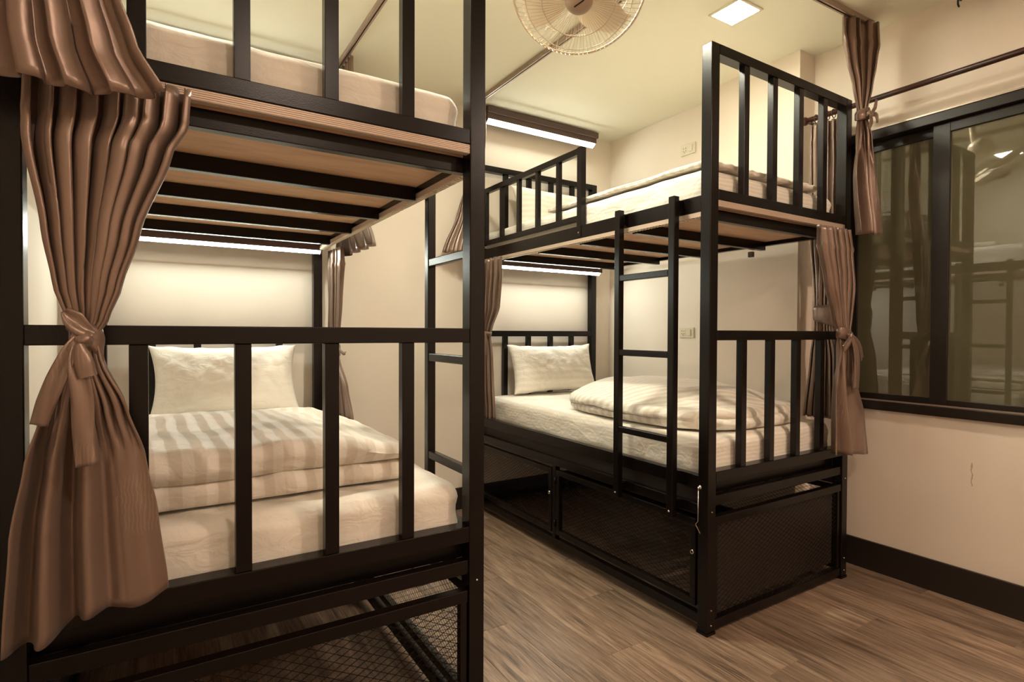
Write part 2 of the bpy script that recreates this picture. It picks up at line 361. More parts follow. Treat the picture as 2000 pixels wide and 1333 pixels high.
# outlets
def outlet(z, label):
    t = thing('wall_outlet', label, 'outlet', (XR, 2.6, z), 'outlet plates beside right bed')
    box(XR-.009, XR, 2.54, 2.662, z-.036, z+.036).build('plate', 'plastic', t, bevel=.003)
    box(XR-.014, XR-.009, 2.562, 2.592, z-.022, z+.022).build('switch', 'plastic', t, bevel=.002)
    q = MB()
    q.box(XR-.0105, XR-.0088, 2.610, 2.648, z-.024, z+.024); q.build('socket', 'plastic', t, bevel=.001)
    h = MB()
    for dy, dz in ((-.009, .010), (.009, .010), (-.009, -.008), (.009, -.008), (0, -.017)):
        h.box(XR-.0112, XR-.0104, 2.629+dy-.002, 2.629+dy+.002, z+dz-.004, z+dz+.004)
    tag(h.build('socket_holes', 'black', t), kind='stuff')
outlet(2.452, 'cream wall outlet with switch above the right upper mattress')
outlet(1.203, 'cream wall outlet with switch beside the right lower bunk')

# ceiling curtain tracks
def ctrack(path, label):
    t = thing('ceiling_track', label, 'track', (path[0][0], path[0][1], ZC), None)
    for (xa, ya), (xb, yb) in zip(path, path[1:]):
        q = MB(); z = ZC
        a, b = Vector((xa, ya, 0)), Vector((xb, yb, 0)); d = (b-a).normalized(); sd = Vector((d.y, -d.x, 0))
        for off, w_, z0, z1 in ((0, .026, ZC-.006, ZC), (-.012, .003, ZC-.024, ZC-.006), (.012, .003, ZC-.024, ZC-.006), (-.0075, .008, ZC-.026, ZC-.024), (.0075, .008, ZC-.026, ZC-.024)):
            q.bar(a+sd*off+Vector((0, 0, (z0+z1)/2)), b+sd*off+Vector((0, 0, (z0+z1)/2)), w_, z1-z0)
        q.build('rail', 'alu', t)
ctrack([(1.765, 3.30), (1.765, 1.444), (2.95, 1.400)], 'aluminium ceiling curtain track around the right bunk bed')
ctrack([(.860, 3.30), (.860, 1.30), (-.36, 1.30)], 'aluminium ceiling curtain track around the left bunk bed')

# ------------------------------------------------------------------ bunk beds
ZU0, ZU1 = 1.727, 1.768        # upper foot rail
def mesh_fill(mb, o, u, v, W_, H_, pu=.036, pv=.0185, t=.0015):
    o, u, v = Vector(o), Vector(u), Vector(v); nrm = u.cross(v)
    sl = pv/pu
    for sgn in (1, -1):
        c = -W_*sl if sgn > 0 else 0
        end = H_ if sgn > 0 else H_+W_*sl
        k = math.ceil(c/pv)*pv
        while k < end:
            # line y = sgn*sl*x + k
            pts = []
            for x in (0, W_):
                y = sgn*sl*x+k
                if 0 <= y <= H_: pts.append((x, y))
            for y in (0, H_):
                x = (y-k)/(sgn*sl)
                if 0 < x < W_: pts.append((x, y))
            if len(pts) >= 2:
                a, b = pts[0], pts[-1]
                if (Vector(a)-Vector(b)).length > .004:
                    mb.bar(o+u*a[0]+v*a[1]+nrm*.0007*sgn, o+u*b[0]+v*b[1]+nrm*.0007*sgn, t, .0012, nrm)
            k += pv
    return mb
def bolt(mb, c, ax, r=.005):
    mb.lathe([(0, .004), (r*.7, .0035), (r, .001), (r, 0)], c, ax, 10)

def bunk(X0, X1, Y0, Y1, side, label, board, guard):
    """side = -1: ladder and doors on the X0 side, +1: on the X1 side"""
    T = .048; bw, bd = .034, .028
    t = thing('bunk_bed', label, 'bunk bed', ((X0+X1)/2, (Y0+Y1)/2, 0), 'black steel bunk beds')
    ix0, ix1 = X0+T, X1-T
    for x in (X0, ix1):
        for y in (Y0, Y1-T):
            p = MB().box(x, x+T, y, y+T, .012, 2.335).box(x-.003, x+T+.003, y-.003, y+T+.003, 0, .012)
            p.build('post', 'steel', t, bevel=.0025)
    n = 4; gap = (ix1-ix0-n*bw)/(n+1)
    bx = [ix0+gap+(bw+gap)*k for k in range(n)]
    for nm, y in (('footboard', Y0), ('headboard', Y1-T)):
        for z0, z1, zb in ((2.295, 2.335, ZU1), (1.171, 1.211, .649)):
            o = box(ix0, ix1, y, y+T, z0, z1).build(nm, 'steel', t, bevel=.002)
            (box(ix0, ix1, y, y+T, ZU0, ZU1) if zb > 1 else box(ix0, ix1, y, y+T, .605, .649)).build('bottom_rail', 'steel', o, bevel=.002)
            yy = y+(T-bd)/2 if nm == 'headboard' else y+.004
            for x in bx: box(x, x+bw, yy, yy+bd, zb, z0).build('baluster', 'steel', o, bevel=.0015)
    # upper deck
    for s, xa in ((-1, X0+.002), (1, X1-.002-.03)):
        box(xa, xa+.03, Y0+T, Y1-T, 1.682, 1.747).build('side_rail', 'steel', t, bevel=.002)
    for ya in (Y0+T, Y1-T-.03): box(X0+.034, X1-.034, ya, ya+.03, 1.658, 1.702).build('deck_frame', 'steel', t, bevel=.002)
    for k in range(4):
        y = Y0+.43+.385*k
        box(X0+.034, X1-.034, y, y+.032, 1.656, 1.702).build('deck_slat', 'steel', t, bevel=.002)
    tag(box(X0+.033, X1-.033, Y0+T+.002, Y1-T-.002, 1.7025, 1.713).build('deck_board', 'ply', t), 'orange-brown plywood board')
    # lower deck
    for s, xa in ((-1, X0+.002), (1, X1-.002-.03)):
        box(xa, xa+.03, Y0+T, Y1-T, .575, .630).build('side_rail', 'steel', t, bevel=.002)
        box(xa, xa+.03, Y0+T, Y1-T, .472, .515).build('side_rail', 'steel', t, bevel=.002)
    for xa in (X0+.034, X1-.046): box(xa, xa+.012, Y0+T+.002, Y1-T-.002, .545, .590).build('deck_side_board', 'steel_in', t)
    for k in range(5):
        y = Y0+T+.002+.36*k
        box(X0+.047, X1-.047, y, y+.032, .545, .590).build('deck_slat', 'steel', t, bevel=.002)
    tag(box(X0+.033, X1-.033, Y0+T+.002, Y1-T-.002, .5905, .600).build('deck_board', 'ply', t), 'orange-brown plywood board')
    for xa in ((X0+.034, X1-.046) if board else ()):
        box(xa, xa+.012, Y0+T+.002, Y1-T-.002, .462, .5445).build('deck_side_board', 'steel_in', t)
    # foot bars of the storage cage
    box(ix0, ix1, Y0+.006, Y0+.036, .512, .552).build('cross_bar', 'steel', t, bevel=.002)
    # curtain tracks under the upper rails
    q = MB().box(ix0, ix1, Y0+.004, Y0+.028, 1.702, 1.7265)
    for k in range(5): q.box(ix0, ix1, Y0+.0025, Y0+.0042, 1.7035+.0047*k, 1.7055+.0047*k)
    tag(q.build('curtain_track', 'bedtrack', t), 'pale aluminium curtain track')
    xs_ = X0+.002 if side < 0 else X1-.030
    q = MB().box(xs_, xs_+.026, Y0+T, Y1-T, 1.663, 1.6815)
    tag(q.build('curtain_track', 'bedtrack', t), 'pale aluminium curtain track')
    g = MB(); xo = X0 if side < 0 else X1
    for k in range(int((Y1-Y0-2*T)/.018)):
        yy = Y0+T+.01+.018*k
        g.box(xs_+.004, xs_+.022, yy, yy+.007, 1.6600, 1.6632)
    tag(g.build('track_glider', 'plastic', t), kind='stuff')
    # guard rail on the ladder side, head half
    if guard:
        gx = X0+.002 if side < 0 else X1-.032
        ga, gb = Y0+.80, Y1-T
        o = box(gx, gx+.028, ga+.028, gb, 2.115, 2.148).build('guard_rail', 'steel', t, bevel=.002)
        box(gx, gx+.028, ga+.028, gb, 1.775, 1.803).build('bottom_rail', 'steel', o, bevel=.002)
        box(gx-.004, gx+.03, ga-.006, ga+.028, 1.690, 2.150).build('end_post', 'steel', o, bevel=.002)
        nb = 5; L = gb-(ga+.028); gp = (L-nb*.026)/(nb+.35)
        for k in range(nb):
            y = ga+.028+gp*(k+1)+.026*k-.01
            box(gx+.002, gx+.026, y, y+.026, 1.803, 2.115).build('baluster', 'steel', o, bevel=.0015)
        b_ = MB(); bolt(b_, (gx-.004, ga+.011, 1.712), (-1, 0, 0)); b_.build('bolt', 'chrome', o, smooth=True)
    # ladder
    lx = X0-.053 if side < 0 else X1+.023
    y1, y2 = Y0+.135, Y0+.455
    o = empty('ladder', (0, 0, 0)); o.parent = t; o.location = Vector((lx, y1, .445))-t.location
    for y in (y1, y2): box(lx, lx+.03, y, y+.032, .445, 1.757).build('ladder_rail', 'steel', o, bevel=.0025)
    for z in (1.447, 1.110, .760):
        box(lx+.002, lx+.026, y1+.032, y2, z-.014, z+.014).build('rung', 'steel', o, bevel=.003)
    for y in (y1, y2):
        if side < 0: box(lx+.03, X0+.0015, y+.002, y+.030, 1.690, 1.742).build('hanger', 'steel', o, bevel=.002)
        else: box(X1-.0015, lx, y+.002, y+.030, 1.690, 1.742).build('hanger', 'steel', o, bevel=.002)
        if side < 0: box(lx+.03, X0+.0015, y+.004, y+.028, .476, .510).build('hanger', 'steel', o, bevel=.002)
        else: box(X1-.0015, lx, y+.004, y+.028, .476, .510).build('hanger', 'steel', o, bevel=.002)
        b_ = MB(); xb = lx if side < 0 else lx+.03
        bolt(b_, (xb, y+.016, .468), (side, 0, 0)); b_.build('bolt', 'chrome', o, smooth=True)
    # storage cage: base rails, side doors with expanded metal, foot panel
    for xa in (X0+.004, X1-.034):
        box(xa, xa+.03, Y0+T, Y1-T, .035, .075).build('base_rail', 'steel', t, bevel=.002)
    box(ix0, ix1, Y0+.004, Y0+.036, .015, .055).build('base_rail', 'steel', t, bevel=.002)
    box(ix0, ix1, Y1-.036, Y1-.004, .035, .075).build('base_rail', 'steel', t, bevel=.002)
    ym = Y0+1.005
    for xa in (X0+.004, X1-.034): box(xa, xa+.03, ym, ym+.03, .075, .472).build('cage_upright', 'steel', t, bevel=.002)
    dz0, dz1 = .100, .452
    for xa, nrm in ((X0+.001, -1), (X1-.027, 1)):
        for (ya, yb) in ((Y0+T+.012, ym-.006), (ym+.036, Y1-T-.012)):
            d = MB(); fw = .028
            d.box(xa, xa+.026, ya, yb, dz0, dz0+fw).box(xa, xa+.026, ya, yb, dz1-fw, dz1)
            d.box(xa, xa+.026, ya, ya+fw, dz0+fw, dz1-fw).box(xa, xa+.026, yb-fw, yb, dz0+fw, dz1-fw)
            dd = d.build('cage_door', 'steel', t, bevel=.002)
            mm = MB(); mesh_fill(mm, (xa+.013, ya+fw, dz0+fw), (0, 1, 0), (0, 0, 1), yb-ya-2*fw, dz1-dz0-2*fw)
            tag(mm.build('wire_mesh', 'steel', dd), kind='stuff')
            if nrm == side:
                h = MB()
                for zz in (.16, .39): h = MB(); h.tube([(xa-.004 if side < 0 else xa+.03, yb+.004, zz-.02), (xa-.004 if side < 0 else xa+.03, yb+.004, zz+.02)], .005, 8); h.build('hinge', 'steel', dd, smooth=True)
                c = MB(); xx = xa+(-.004 if side < 0 else .03)
                c.tube([(xx, ya+.014+.007*math.cos(a), .315+.007*math.sin(a)) for a in [2*pi*k/12 for k in range(12)]], .0018, 6, closed=True)
                c.box(min(xx, xa+.013), max(xx, xa+.013), ya+.011, ya+.017, .320, .324)
                c.build('latch_ring', 'chrome', dd, smooth=True)
    # foot panel
    fp = MB().box(ix0+.002, ix1-.002, Y0+.004, Y0+.034, .432, .466).box(ix0+.002, ix0+.024, Y0+.008, Y0+.030, .055, .432).box(ix1-.024, ix1-.002, Y0+.008, Y0+.030, .055, .432)
    pp = fp.build('cage_panel', 'steel', t, bevel=.002)
    mm = MB(); mesh_fill(mm, (ix0+.024, Y0+.014, .056), (1, 0, 0), (0, 0, 1), ix1-ix0-.048, .376, pu=.040, pv=.021)
    tag(mm.build('wire_mesh', 'steel', pp), kind='stuff')
    if board:
        tag(box(ix0+.026, ix1-.050, Y0+.022, Y0+.030, .085, .431).build('solid_board', 'steel_in', pp), 'dark brown solid board')
        c = MB()
        xx = X0-.004; yy = Y0+.040
        c.tube([(X0+.002, yy, .585), (xx-.004, yy, .585), (xx-.004, yy, .575)], .004, 8)
        c.tube([(xx-.004, yy, .580), (xx-.005, yy, .45), (xx-.005, yy+.012, .436), (xx-.005, yy-.012, .405)], .0022, 6)
        c.lathe([(0, .003), (.006, .002), (.008, 0)], (X0, yy, .585), (-1, 0, 0), 10)
        tag(c.build('hook', 'chrome', t, smooth=True), 'bright steel hook and eye')
    for x in (X0+T/2, X1-T/2):
        for z in (.10, .492, .040):
            sc = MB(); bolt(sc, (x, Y0, z), (0, -1, 0), .0035); sc.build('screw', 'chrome', t, smooth=True)
    # bracket tabs under upper rail
    ox = X1-.05 if side < 0 else X0+.03
    for ya in (Y0+.50, Y1-T-.05): box(ox, ox+.018, ya, ya+.03, 1.628, 1.658).build('deck_bracket', 'housing', t, bevel=.002)
    return t
bunk(1.813, 2.852, 1.437, 3.365, -1, 'black steel bunk bed on the right beside the window wall', True, True)
bunk(-.270, .784, 1.395, 3.345, 1, 'black steel bunk bed on the left, footboard nearest the viewer', False, False)

# ------------------------------------------------------------------ bedding
def axis_pts(a, b, r, st):
    n = max(2, int((b-a-2*r)/st)); k = 5
    e = [a+r*i/k for i in range(k)]; mid = [a+r+(b-a-2*r)*i/n for i in range(n+1)]
    return e+mid+[b-r+r*(i+1)/k for i in range(k)]
def soft_slab(mb, x0, x1, y0, y1, z0, z1, r, fn, st=.022, rv=None):
    """closed rounded slab with dense faces; fn(p, n) -> moved point"""
    rv = rv or min(r, (z1-z0)/2-.001)
    X, Y = axis_pts(x0, x1, r, st), axis_pts(y0, y1, r, st)
    nz = max(2, int((z1-z0-2*rv)/st)); Z = [z0+rv*i/4 for i in range(4)]+[z0+rv+(z1-z0-2*rv)*i/nz for i in range(nz+1)]+[z1-rv+rv*(i+1)/4 for i in range(4)]
    idx = {}
    def vert(i, j, k):
        key = (i, j, k)
        if key in idx: return idx[key]
        p = Vector((X[i], Y[j], Z[k])); q = Vector((min(max(p.x, x0+r), x1-r), min(max(p.y, y0+r), y1-r), min(max(p.z, z0+rv), z1-rv)))
        d = p-q; e = Vector((d.x/r, d.y/r, d.z/rv))
        if e.length > 1e-6: e.normalize()
        p2 = q+Vector((e.x*r, e.y*r, e.z*rv)); 
        mb.v.append(Vector(fn(p2, e))); idx[key] = len(mb.v)-1; return idx[key]
    a, b, c = len(X)-1, len(Y)-1, len(Z)-1
    for i in range(a):
        for j in range(b):
            for k, fl_ in ((0, 1), (c, 0)):
                q = [vert(i, j, k), vert(i+1, j, k), vert(i+1, j+1, k), vert(i, j+1, k)]; mb.f.append(tuple(q[::-1] if fl_ else q))
    for i in range(a):
        for k in range(c):
            for j, fl_ in ((0, 0), (b, 1)):
                q = [vert(i, j, k), vert(i+1, j, k), vert(i+1, j, k+1), vert(i, j, k+1)]; mb.f.append(tuple(q[::-1] if fl_ else q))
    for j in range(b):
        for k in range(c):
            for i, fl_ in ((0, 1), (a, 0)):
                q = [vert(i, j, k), vert(i, j+1, k), vert(i, j+1, k+1), vert(i, j, k+1)]; mb.f.append(tuple(q[::-1] if fl_ else q))
    return mb
def nz(p, s, o=0): return noise.noise(Vector((p[0]*s+o, p[1]*s-o, p[2]*s+o*.3)))
def mattress(x0, x1, y0, y1, z0, z1, mat, label, seed, r=.045):
    def fn(p, n):
        w_ = .007*nz(p, 3, seed)+.0075*noise.noise(Vector((p.x*7+seed, p.y*7, p.z*34+p.x*5)))*(1-abs(n.z))+.003*nz(p, 14, seed)+.005*max(0, nz((p.x+p.y*.4, p.y, 0), 6, seed+2))*abs(n.z)
        if p.z < z0+.02: w_ = min(w_, 0)
        q = p+n*w_
        if p.z > (z0+z1)/2:    # soft crown
            u = (p.x-x0)/(x1-x0); v = (p.y-y0)/(y1-y0); q.z += .008*math.sin(pi*u)*math.sin(pi*v)
        q.z = min(max(q.z, z0), z1+.008); q.x = min(max(q.x, x0-.004), x1+.004); q.y = min(max(q.y, y0-.001), y1+.001); return q
    o = soft_slab(MB(), x0, x1, y0, y1, z0, z1, r, fn).build('mattress', mat, smooth=True, origin=((x0+x1)/2, (y0+y1)/2, z0))
    return tag(o, label, 'mattress', 'mattresses in white fitted sheets')
mattress(-.205, .738, 1.447, 3.285, .6005, .762, 'sheet_plain', 'left lower mattress in plain white fitted sheet under a folded duvet', 1.3)
mattress(-.205, .738, 1.447, 3.285, 1.7135, 1.884, 'sheet_plain', 'left upper mattress in white fitted sheet, cropped by the photo top', 7.7)
mattress(1.852, 2.795, 1.487, 3.305, .6005, .768, 'sheet', 'right lower mattress in striped white fitted sheet beside the ladder', 3.1)
mattress(1.852, 2.795, 1.487, 3.305, 1.7135, 1.872, 'sheet', 'right upper mattress in striped white sheet behind the guard rail', 5.2)

def pillow(cx, cy, cz, w_, h_, th, tilt, rotz, mat, label, seed):
    nu, nv = 72, 48; mb = MB()
    for sgn in (1, -1):
        def P(i, j):
            u = -1+2*i/(nu-1); v = -1+2*j/(nv-1)
            t_ = (max(0, 1-abs(u)**2.6)**.55)*(max(0, 1-abs(v)**2.6)**.55)
            pinchx = 1-.085*(1-v*v)*abs(u)**2; pinchz = 1-.10*(1-u*u)*abs(v)**2
            x = u*w_/2*pinchx; z = v*h_/2*pinchz; y = sgn*(-th/2*t_)
            edge = (abs(u)**6+abs(v)**6)
            y += (.012*noise.noise(Vector((x*6+seed, z*6, sgn)))+.006*noise.noise(Vector((x*15+z*9+seed, z*11-x*4, sgn*2)))+.003*noise.noise(Vector((x*34+seed, z*30, sgn*2))))*t_
            cr = max(0, 1-math.hypot(abs(u)-1, abs(v)-1)*1.3)      # corner creases
            y += .006*math.sin(12*(abs(u)-abs(v))+seed)*cr*t_
            if edge > .9: z += .003*math.sin(u*17+seed)
            return (x, y, z)
        k = len(mb.f); mb.grid(P, nu, nv)
        if sgn < 0: mb.f[k:] = [q[::-1] for q in mb.f[k:]]
    o = mb.build('pillow', mat, smooth=True); o.rotation_euler = (tilt, 0, rotz); o.location = (cx, cy, cz)
    md = o.modifiers.new('weld', 'WELD'); md.merge_threshold = .0006
    tag(o, label, 'pillow', 'white pillows at the heads of bunks')
# tilted back against the headboards
pillow(.285, 3.165, .955, .680, .365, .15, -.30, .02, 'pillow_left', 'white pillow leaning on headboard of the left lower bunk', 1)
pillow(2.345, 3.180, .948, .700, .350, .16, -.30, -.05, 'pillow_right', 'white striped pillow leaning on headboard of the right lower bunk', 4)
pillow(2.33, 3.195, 2.048, .62, .33, .14, -.32, .03, 'pillow_right', 'white pillow at head of right upper bunk behind guard rail', 9)

def duvet(layers, mat, label, base):
    mb = MB()
    for L in layers:
        x0, x1, y0, y1, z0, z1, r, warp = L
        soft_slab(mb, x0, x1, y0, y1, z0, z1, r, warp, st=.02)
    o = mb.build('duvet', mat, smooth=True, origin=base)
    tag(o, label, 'duvet', 'folded white duvets')
def sm(a, b, x):
    x = min(1, max(0, (x-a)/(b-a))); return x*x*(3-2*x)
def wl(seed, zb, amp=1.0, shape=None):
    def fn(p, n):
        q = p.copy()
        k = sm(zb, zb+.05, p.z)
        q.x += .012*nz(p, 4, seed)*amp; q.y += .016*nz(p, 5, seed+3)*amp
        q.z += k*(.018*nz((p.x, p.y, 0), 3.3, seed)+.009*nz((p.x, p.y, 0), 9, seed+5)-.011*max(0, .25-abs(nz((p.x*1.6, p.y*.8+p.x*.3, 0), 5, seed+9)))*4*max(0, nz((p.x, p.y, 0), 2.5, seed+1)+.35))*amp
        wv = (.006*noise.noise(Vector((p.x*9+seed, p.y*9, p.z*42+p.x*6)))+.003*noise.noise(Vector((p.x*26, p.y*26, p.z*50))))*(1-abs(n.z)); q += n*wv
        if shape: q = shape(p, q)
        q.z = max(q.z, zb+.0005) if p.z < zb+.012 else q.z
        return q
    return fn
def shL2(p, q):      # upper layer of the left duvet: high middle, slides down towards the right and the head
    q.z -= .045*sm(.30, .64, p.x)*sm(.85, .90, p.z)+.062*sm(2.05, 2.72, p.y)*sm(.845, .90, p.z)
    q.x -= .03*sm(2.1, 2.7, p.y)*sm(.3, .62, p.x); return q
duvet([(-.20, .640, 1.53, 2.68, .7710, .832, .03, wl(2.2, .7710, .8)),
       (-.21, .630, 1.515, 2.72, .829, .920, .045, wl(6.1, .829, 1.0, shL2))],
      'duvet_left', 'folded white duvet with wide stripes on the left lower bunk', (.2, 2.1, .77))
def plan_round(cx, cy, hx, hy, e):
    def sh(p, q):
        u = (q.x-cx)/hx; v = (q.y-cy)/hy
        m_ = max(abs(u), abs(v), 1e-6); l = (abs(u)**e+abs(v)**e)**(1/e)
        s = m_/max(l, 1e-6); q.x = cx+u*s*hx; q.y = cy+v*s*hy
        return q
    return sh
pr = plan_round(2.335, 2.06, .46, .55, 3.2)
def shR(p, q):
    q = pr(p, q)
    rr = min(1, math.hypot((q.x-2.38)/.46, (q.y-2.15)/.60))
    if p.z > .845: q.z += .052*(1-rr*rr)-.030*sm(.6, 1.05, rr)
    return q
def shR1(p, q): return pr(p, q)
duvet([(1.875, 2.785, 1.505, 2.58, .7775, .832, .026, wl(3.4, .7775, .7, shR1)),
       (1.870, 2.790, 1.525, 2.61, .829, .896, .034, wl(8.9, .817, .7, shR))],
      'duvet_right', 'folded white striped duvet on the right lower bunk behind ladder', (2.33, 2.05, .777))
def fringe(seed, zb):
    base = wl(seed, zb, .6)
    def fn(p, n):
        q = base(p, n)
        if p.y < 1.56: q.y += .004*math.sin(p.x*230); q.z += .002*math.sin(p.x*190+1)
        return q
    return fn
duvet([(1.862, 2.690, 1.492, 2.60, 1.882, 1.904, .010, fringe(5.5, 1.882))], 'duvet_right', 'thin folded white blanket on the right upper mattress foot end', (2.3, 2.05, 1.882))
duvet([(.10, .62, 1.70, 2.5, 1.894, 1.930, .018, wl(4.4, 1.894, .8))], 'duvet_left', 'folded white duvet on the left upper mattress, edge barely seen', (.36, 2.1, 1.885))

# ------------------------------------------------------------------ curtains
def interp(rows, z, k):
    # rows sorted by falling z; smooth interpolation of entry k
    if z >= rows[0][0]: return rows[0][k]
    for a, b in zip(rows, rows[1:]):
        if z >= b[0]:
            t_ = (a[0]-z)/(a[0]-b[0]); t_ = t_*t_*(3-2*t_)*.5+t_*.5
            va, vb = a[k], b[k]
            if isinstance(va, tuple): return tuple(x+(y-x)*t_ for x, y in zip(va, vb))
            return va+(vb-va)*t_
    return rows[-1][k]
def drape(rows, folds, seed, header=.075, nu=None, hem=None, sharp=.6, bow=0.0, low=None):
    """rows: (z, (x,y) left, (x,y) right, amp)"""
    nu = nu or folds*14+1; mb = MB(); zt, zb = rows[0][0], rows[-1][0]; nv = max(24, int((zt-zb)/.018))
    ph = [random.uniform(-.35, .35) for _ in range(folds+2)]; am = [random.uniform(.7, 1.15) for _ in range(folds+2)]
    def P(i, j):
        u = i/(nu-1); z = zt+(zb-zt)*j/(nv-1)
        L, R, a = interp(rows, z, 1), interp(rows, z, 2), interp(rows, z, 3)
        d = Vector((R[0]-L[0], R[1]-L[1], 0)); dn = d.normalized() if d.length > 1e-5 else Vector((1, 0, 0)); n = Vector((dn.y, -dn.x, 0))
        x = u*folds; k = int(min(x, folds-1)); fr = x-k
        c = math.cos(2*pi*(x+ .10*noise.noise(Vector((x*.7, z*2.2, seed)))+ (ph[k]*(1-fr)+ph[k+1]*fr)*.5))
        c = math.copysign(abs(c)**sharp, c); am_ = am[k]*(1-fr)+am[k+1]*fr
        zz = z
        if low:      # below the tie the cloth opens into a few broad folds: (z tie, folds, flat from u)
            kk = sm(low[0], low[0]-.22, z); wv = math.cos(2*pi*(low[1]*u**low[3]+.08*noise.noise(Vector((u*3, z*2.5, seed)))))
            wv = math.copysign(abs(wv)**.8, wv); flat = 1-.85*sm(low[2]-.12, low[2]+.08, u)
            c = c*(1-kk)+1.35*wv*flat*kk; am_ = am_*(1-kk)+kk
        off = a*c*am_
        if zt-z < header: off *= .75+.25*math.cos(zt-z)
        elif zt-z < header+.03: off *= 1.25
        off += .010*noise.noise(Vector((u*3+seed, z*4, seed*2)))*min(1, a*60)
        # pleats overlap sideways a little
        s = .35*a*math.sin(4*pi*x)*(1-kk if low else 1)
        p = Vector((L[0], L[1], 0))+d*u+n*off+dn*s
        if bow: p += n*bow*math.sin(pi*u)
        if hem and zb+.25 > z: zz += hem(u)*(1-(z-zb)/.25)
        zz += .003*noise.noise(Vector((u*9, seed, 1)))*sm(.1, 0, abs(z-zb))
        return (p.x, p.y, zz)
    mb.grid(P, nu, nv)
    return mb
def band(c, ax_w, ax_d, hw, hd, zc, h, tilt=0.0, twist=0.0, seed=0):
    """cloth band round a bundle"""
    mb = MB(); n = 40; m_ = 7; c = Vector(c); aw = Vector(ax_w).normalized(); ad = Vector(ax_d).normalized()
    def P(i, j):
        a = 2*pi*i/n; v = j/(m_-1)-.5
        bulge = 1+.10*math.cos(v*pi)+.05*math.sin(3*a+seed)+.04*math.sin(v*9+a*2)
        p = c+aw*hw*bulge*math.cos(a)+ad*hd*bulge*math.sin(a)
        return (p.x, p.y, zc+v*h*(1+.25*math.sin(a+seed))+tilt*math.cos(a)*hw)
    return mb.grid(P, n, m_, True)
def ribbon(pts, wds, nrm=(0, -1, 0), curl=.004):
    """flat cloth strip following pts"""
    mb = MB(); pts = [Vector(p) for p in pts]; nr = Vector(nrm).normalized(); K = len(pts)
    fine = []; fw = []
    for i in range(K-1):
        for s in range(5):
            t_ = s/5; p0 = pts[max(i-1, 0)]; p1 = pts[i]; p2 = pts[i+1]; p3 = pts[min(i+2, K-1)]
            fine.append(.5*((2*p1)+(p2-p0)*t_+(2*p0-5*p1+4*p2-p3)*t_*t_+(3*p1-p0-3*p2+p3)*t_**3)); fw.append(wds[i]+(wds[i+1]-wds[i])*t_)
    fine.append(pts[-1]); fw.append(wds[-1])
    nu = 7
    def P(i, j):
        t_ = (fine[min(j+1, len(fine)-1)]-fine[max(j-1, 0)]).normalized(); sd = t_.cross(nr).normalized(); u = i/(nu-1)-.5
        return fine[j]+sd*u*fw[j]+nr*curl*math.sin(pi*(u+.5)*2+j*.3)
    return mb.grid(P, nu, len(fine))
def knot(c, r, seed=0):
    mb = MB(); c = Vector(c); n, k = 18, 11
    def P(i, j):
        a = 2*pi*i/n; b = pi*j/(k-1)
        q = 1+.14*math.sin(3*a+seed+2*b)+.08*math.sin(5*b+a)
        return c+Vector((r[0]*math.sin(b)*math.cos(a), r[1]*math.sin(b)*math.sin(a), r[2]*math.cos(b)))*q
    return mb.grid(P, n, k, True)
def curtain(label, rows, folds, seed, rings=(), tie=None, tails=(), knotc=None, group='taupe curtains tied at the bunks', extra=None, **k):
    L0, R0 = rows[0][1], rows[0][2]
    t = thing('curtain', label, 'curtain', ((L0[0]+R0[0])/2, (L0[1]+R0[1])/2, rows[-1][0]), group)
    drape(rows, folds, seed, **k).build('drape', 'curtain', t, smooth=True, solid=.0022)
    for c in rings:
        MB().tube([(c[0]+.0185*math.cos(2*pi*k_/16), c[1], c[2]-.006+.0225*math.sin(2*pi*k_/16)) for k_ in range(16)], .0022, 6, closed=True).build('ring', 'rod', t, smooth=True)
    if tie:
        b = band(*tie).build('tie_band', 'curtain', t, smooth=True, solid=.002)
        if knotc: knot(knotc[0], knotc[1], seed).build('tie_knot', 'curtain', b, smooth=True)
        for pts, wds, nr in tails: ribbon(pts, wds, nr).build('tie_tail', 'curtain', b, smooth=True, solid=.002)
        if extra: extra(b)
    return t

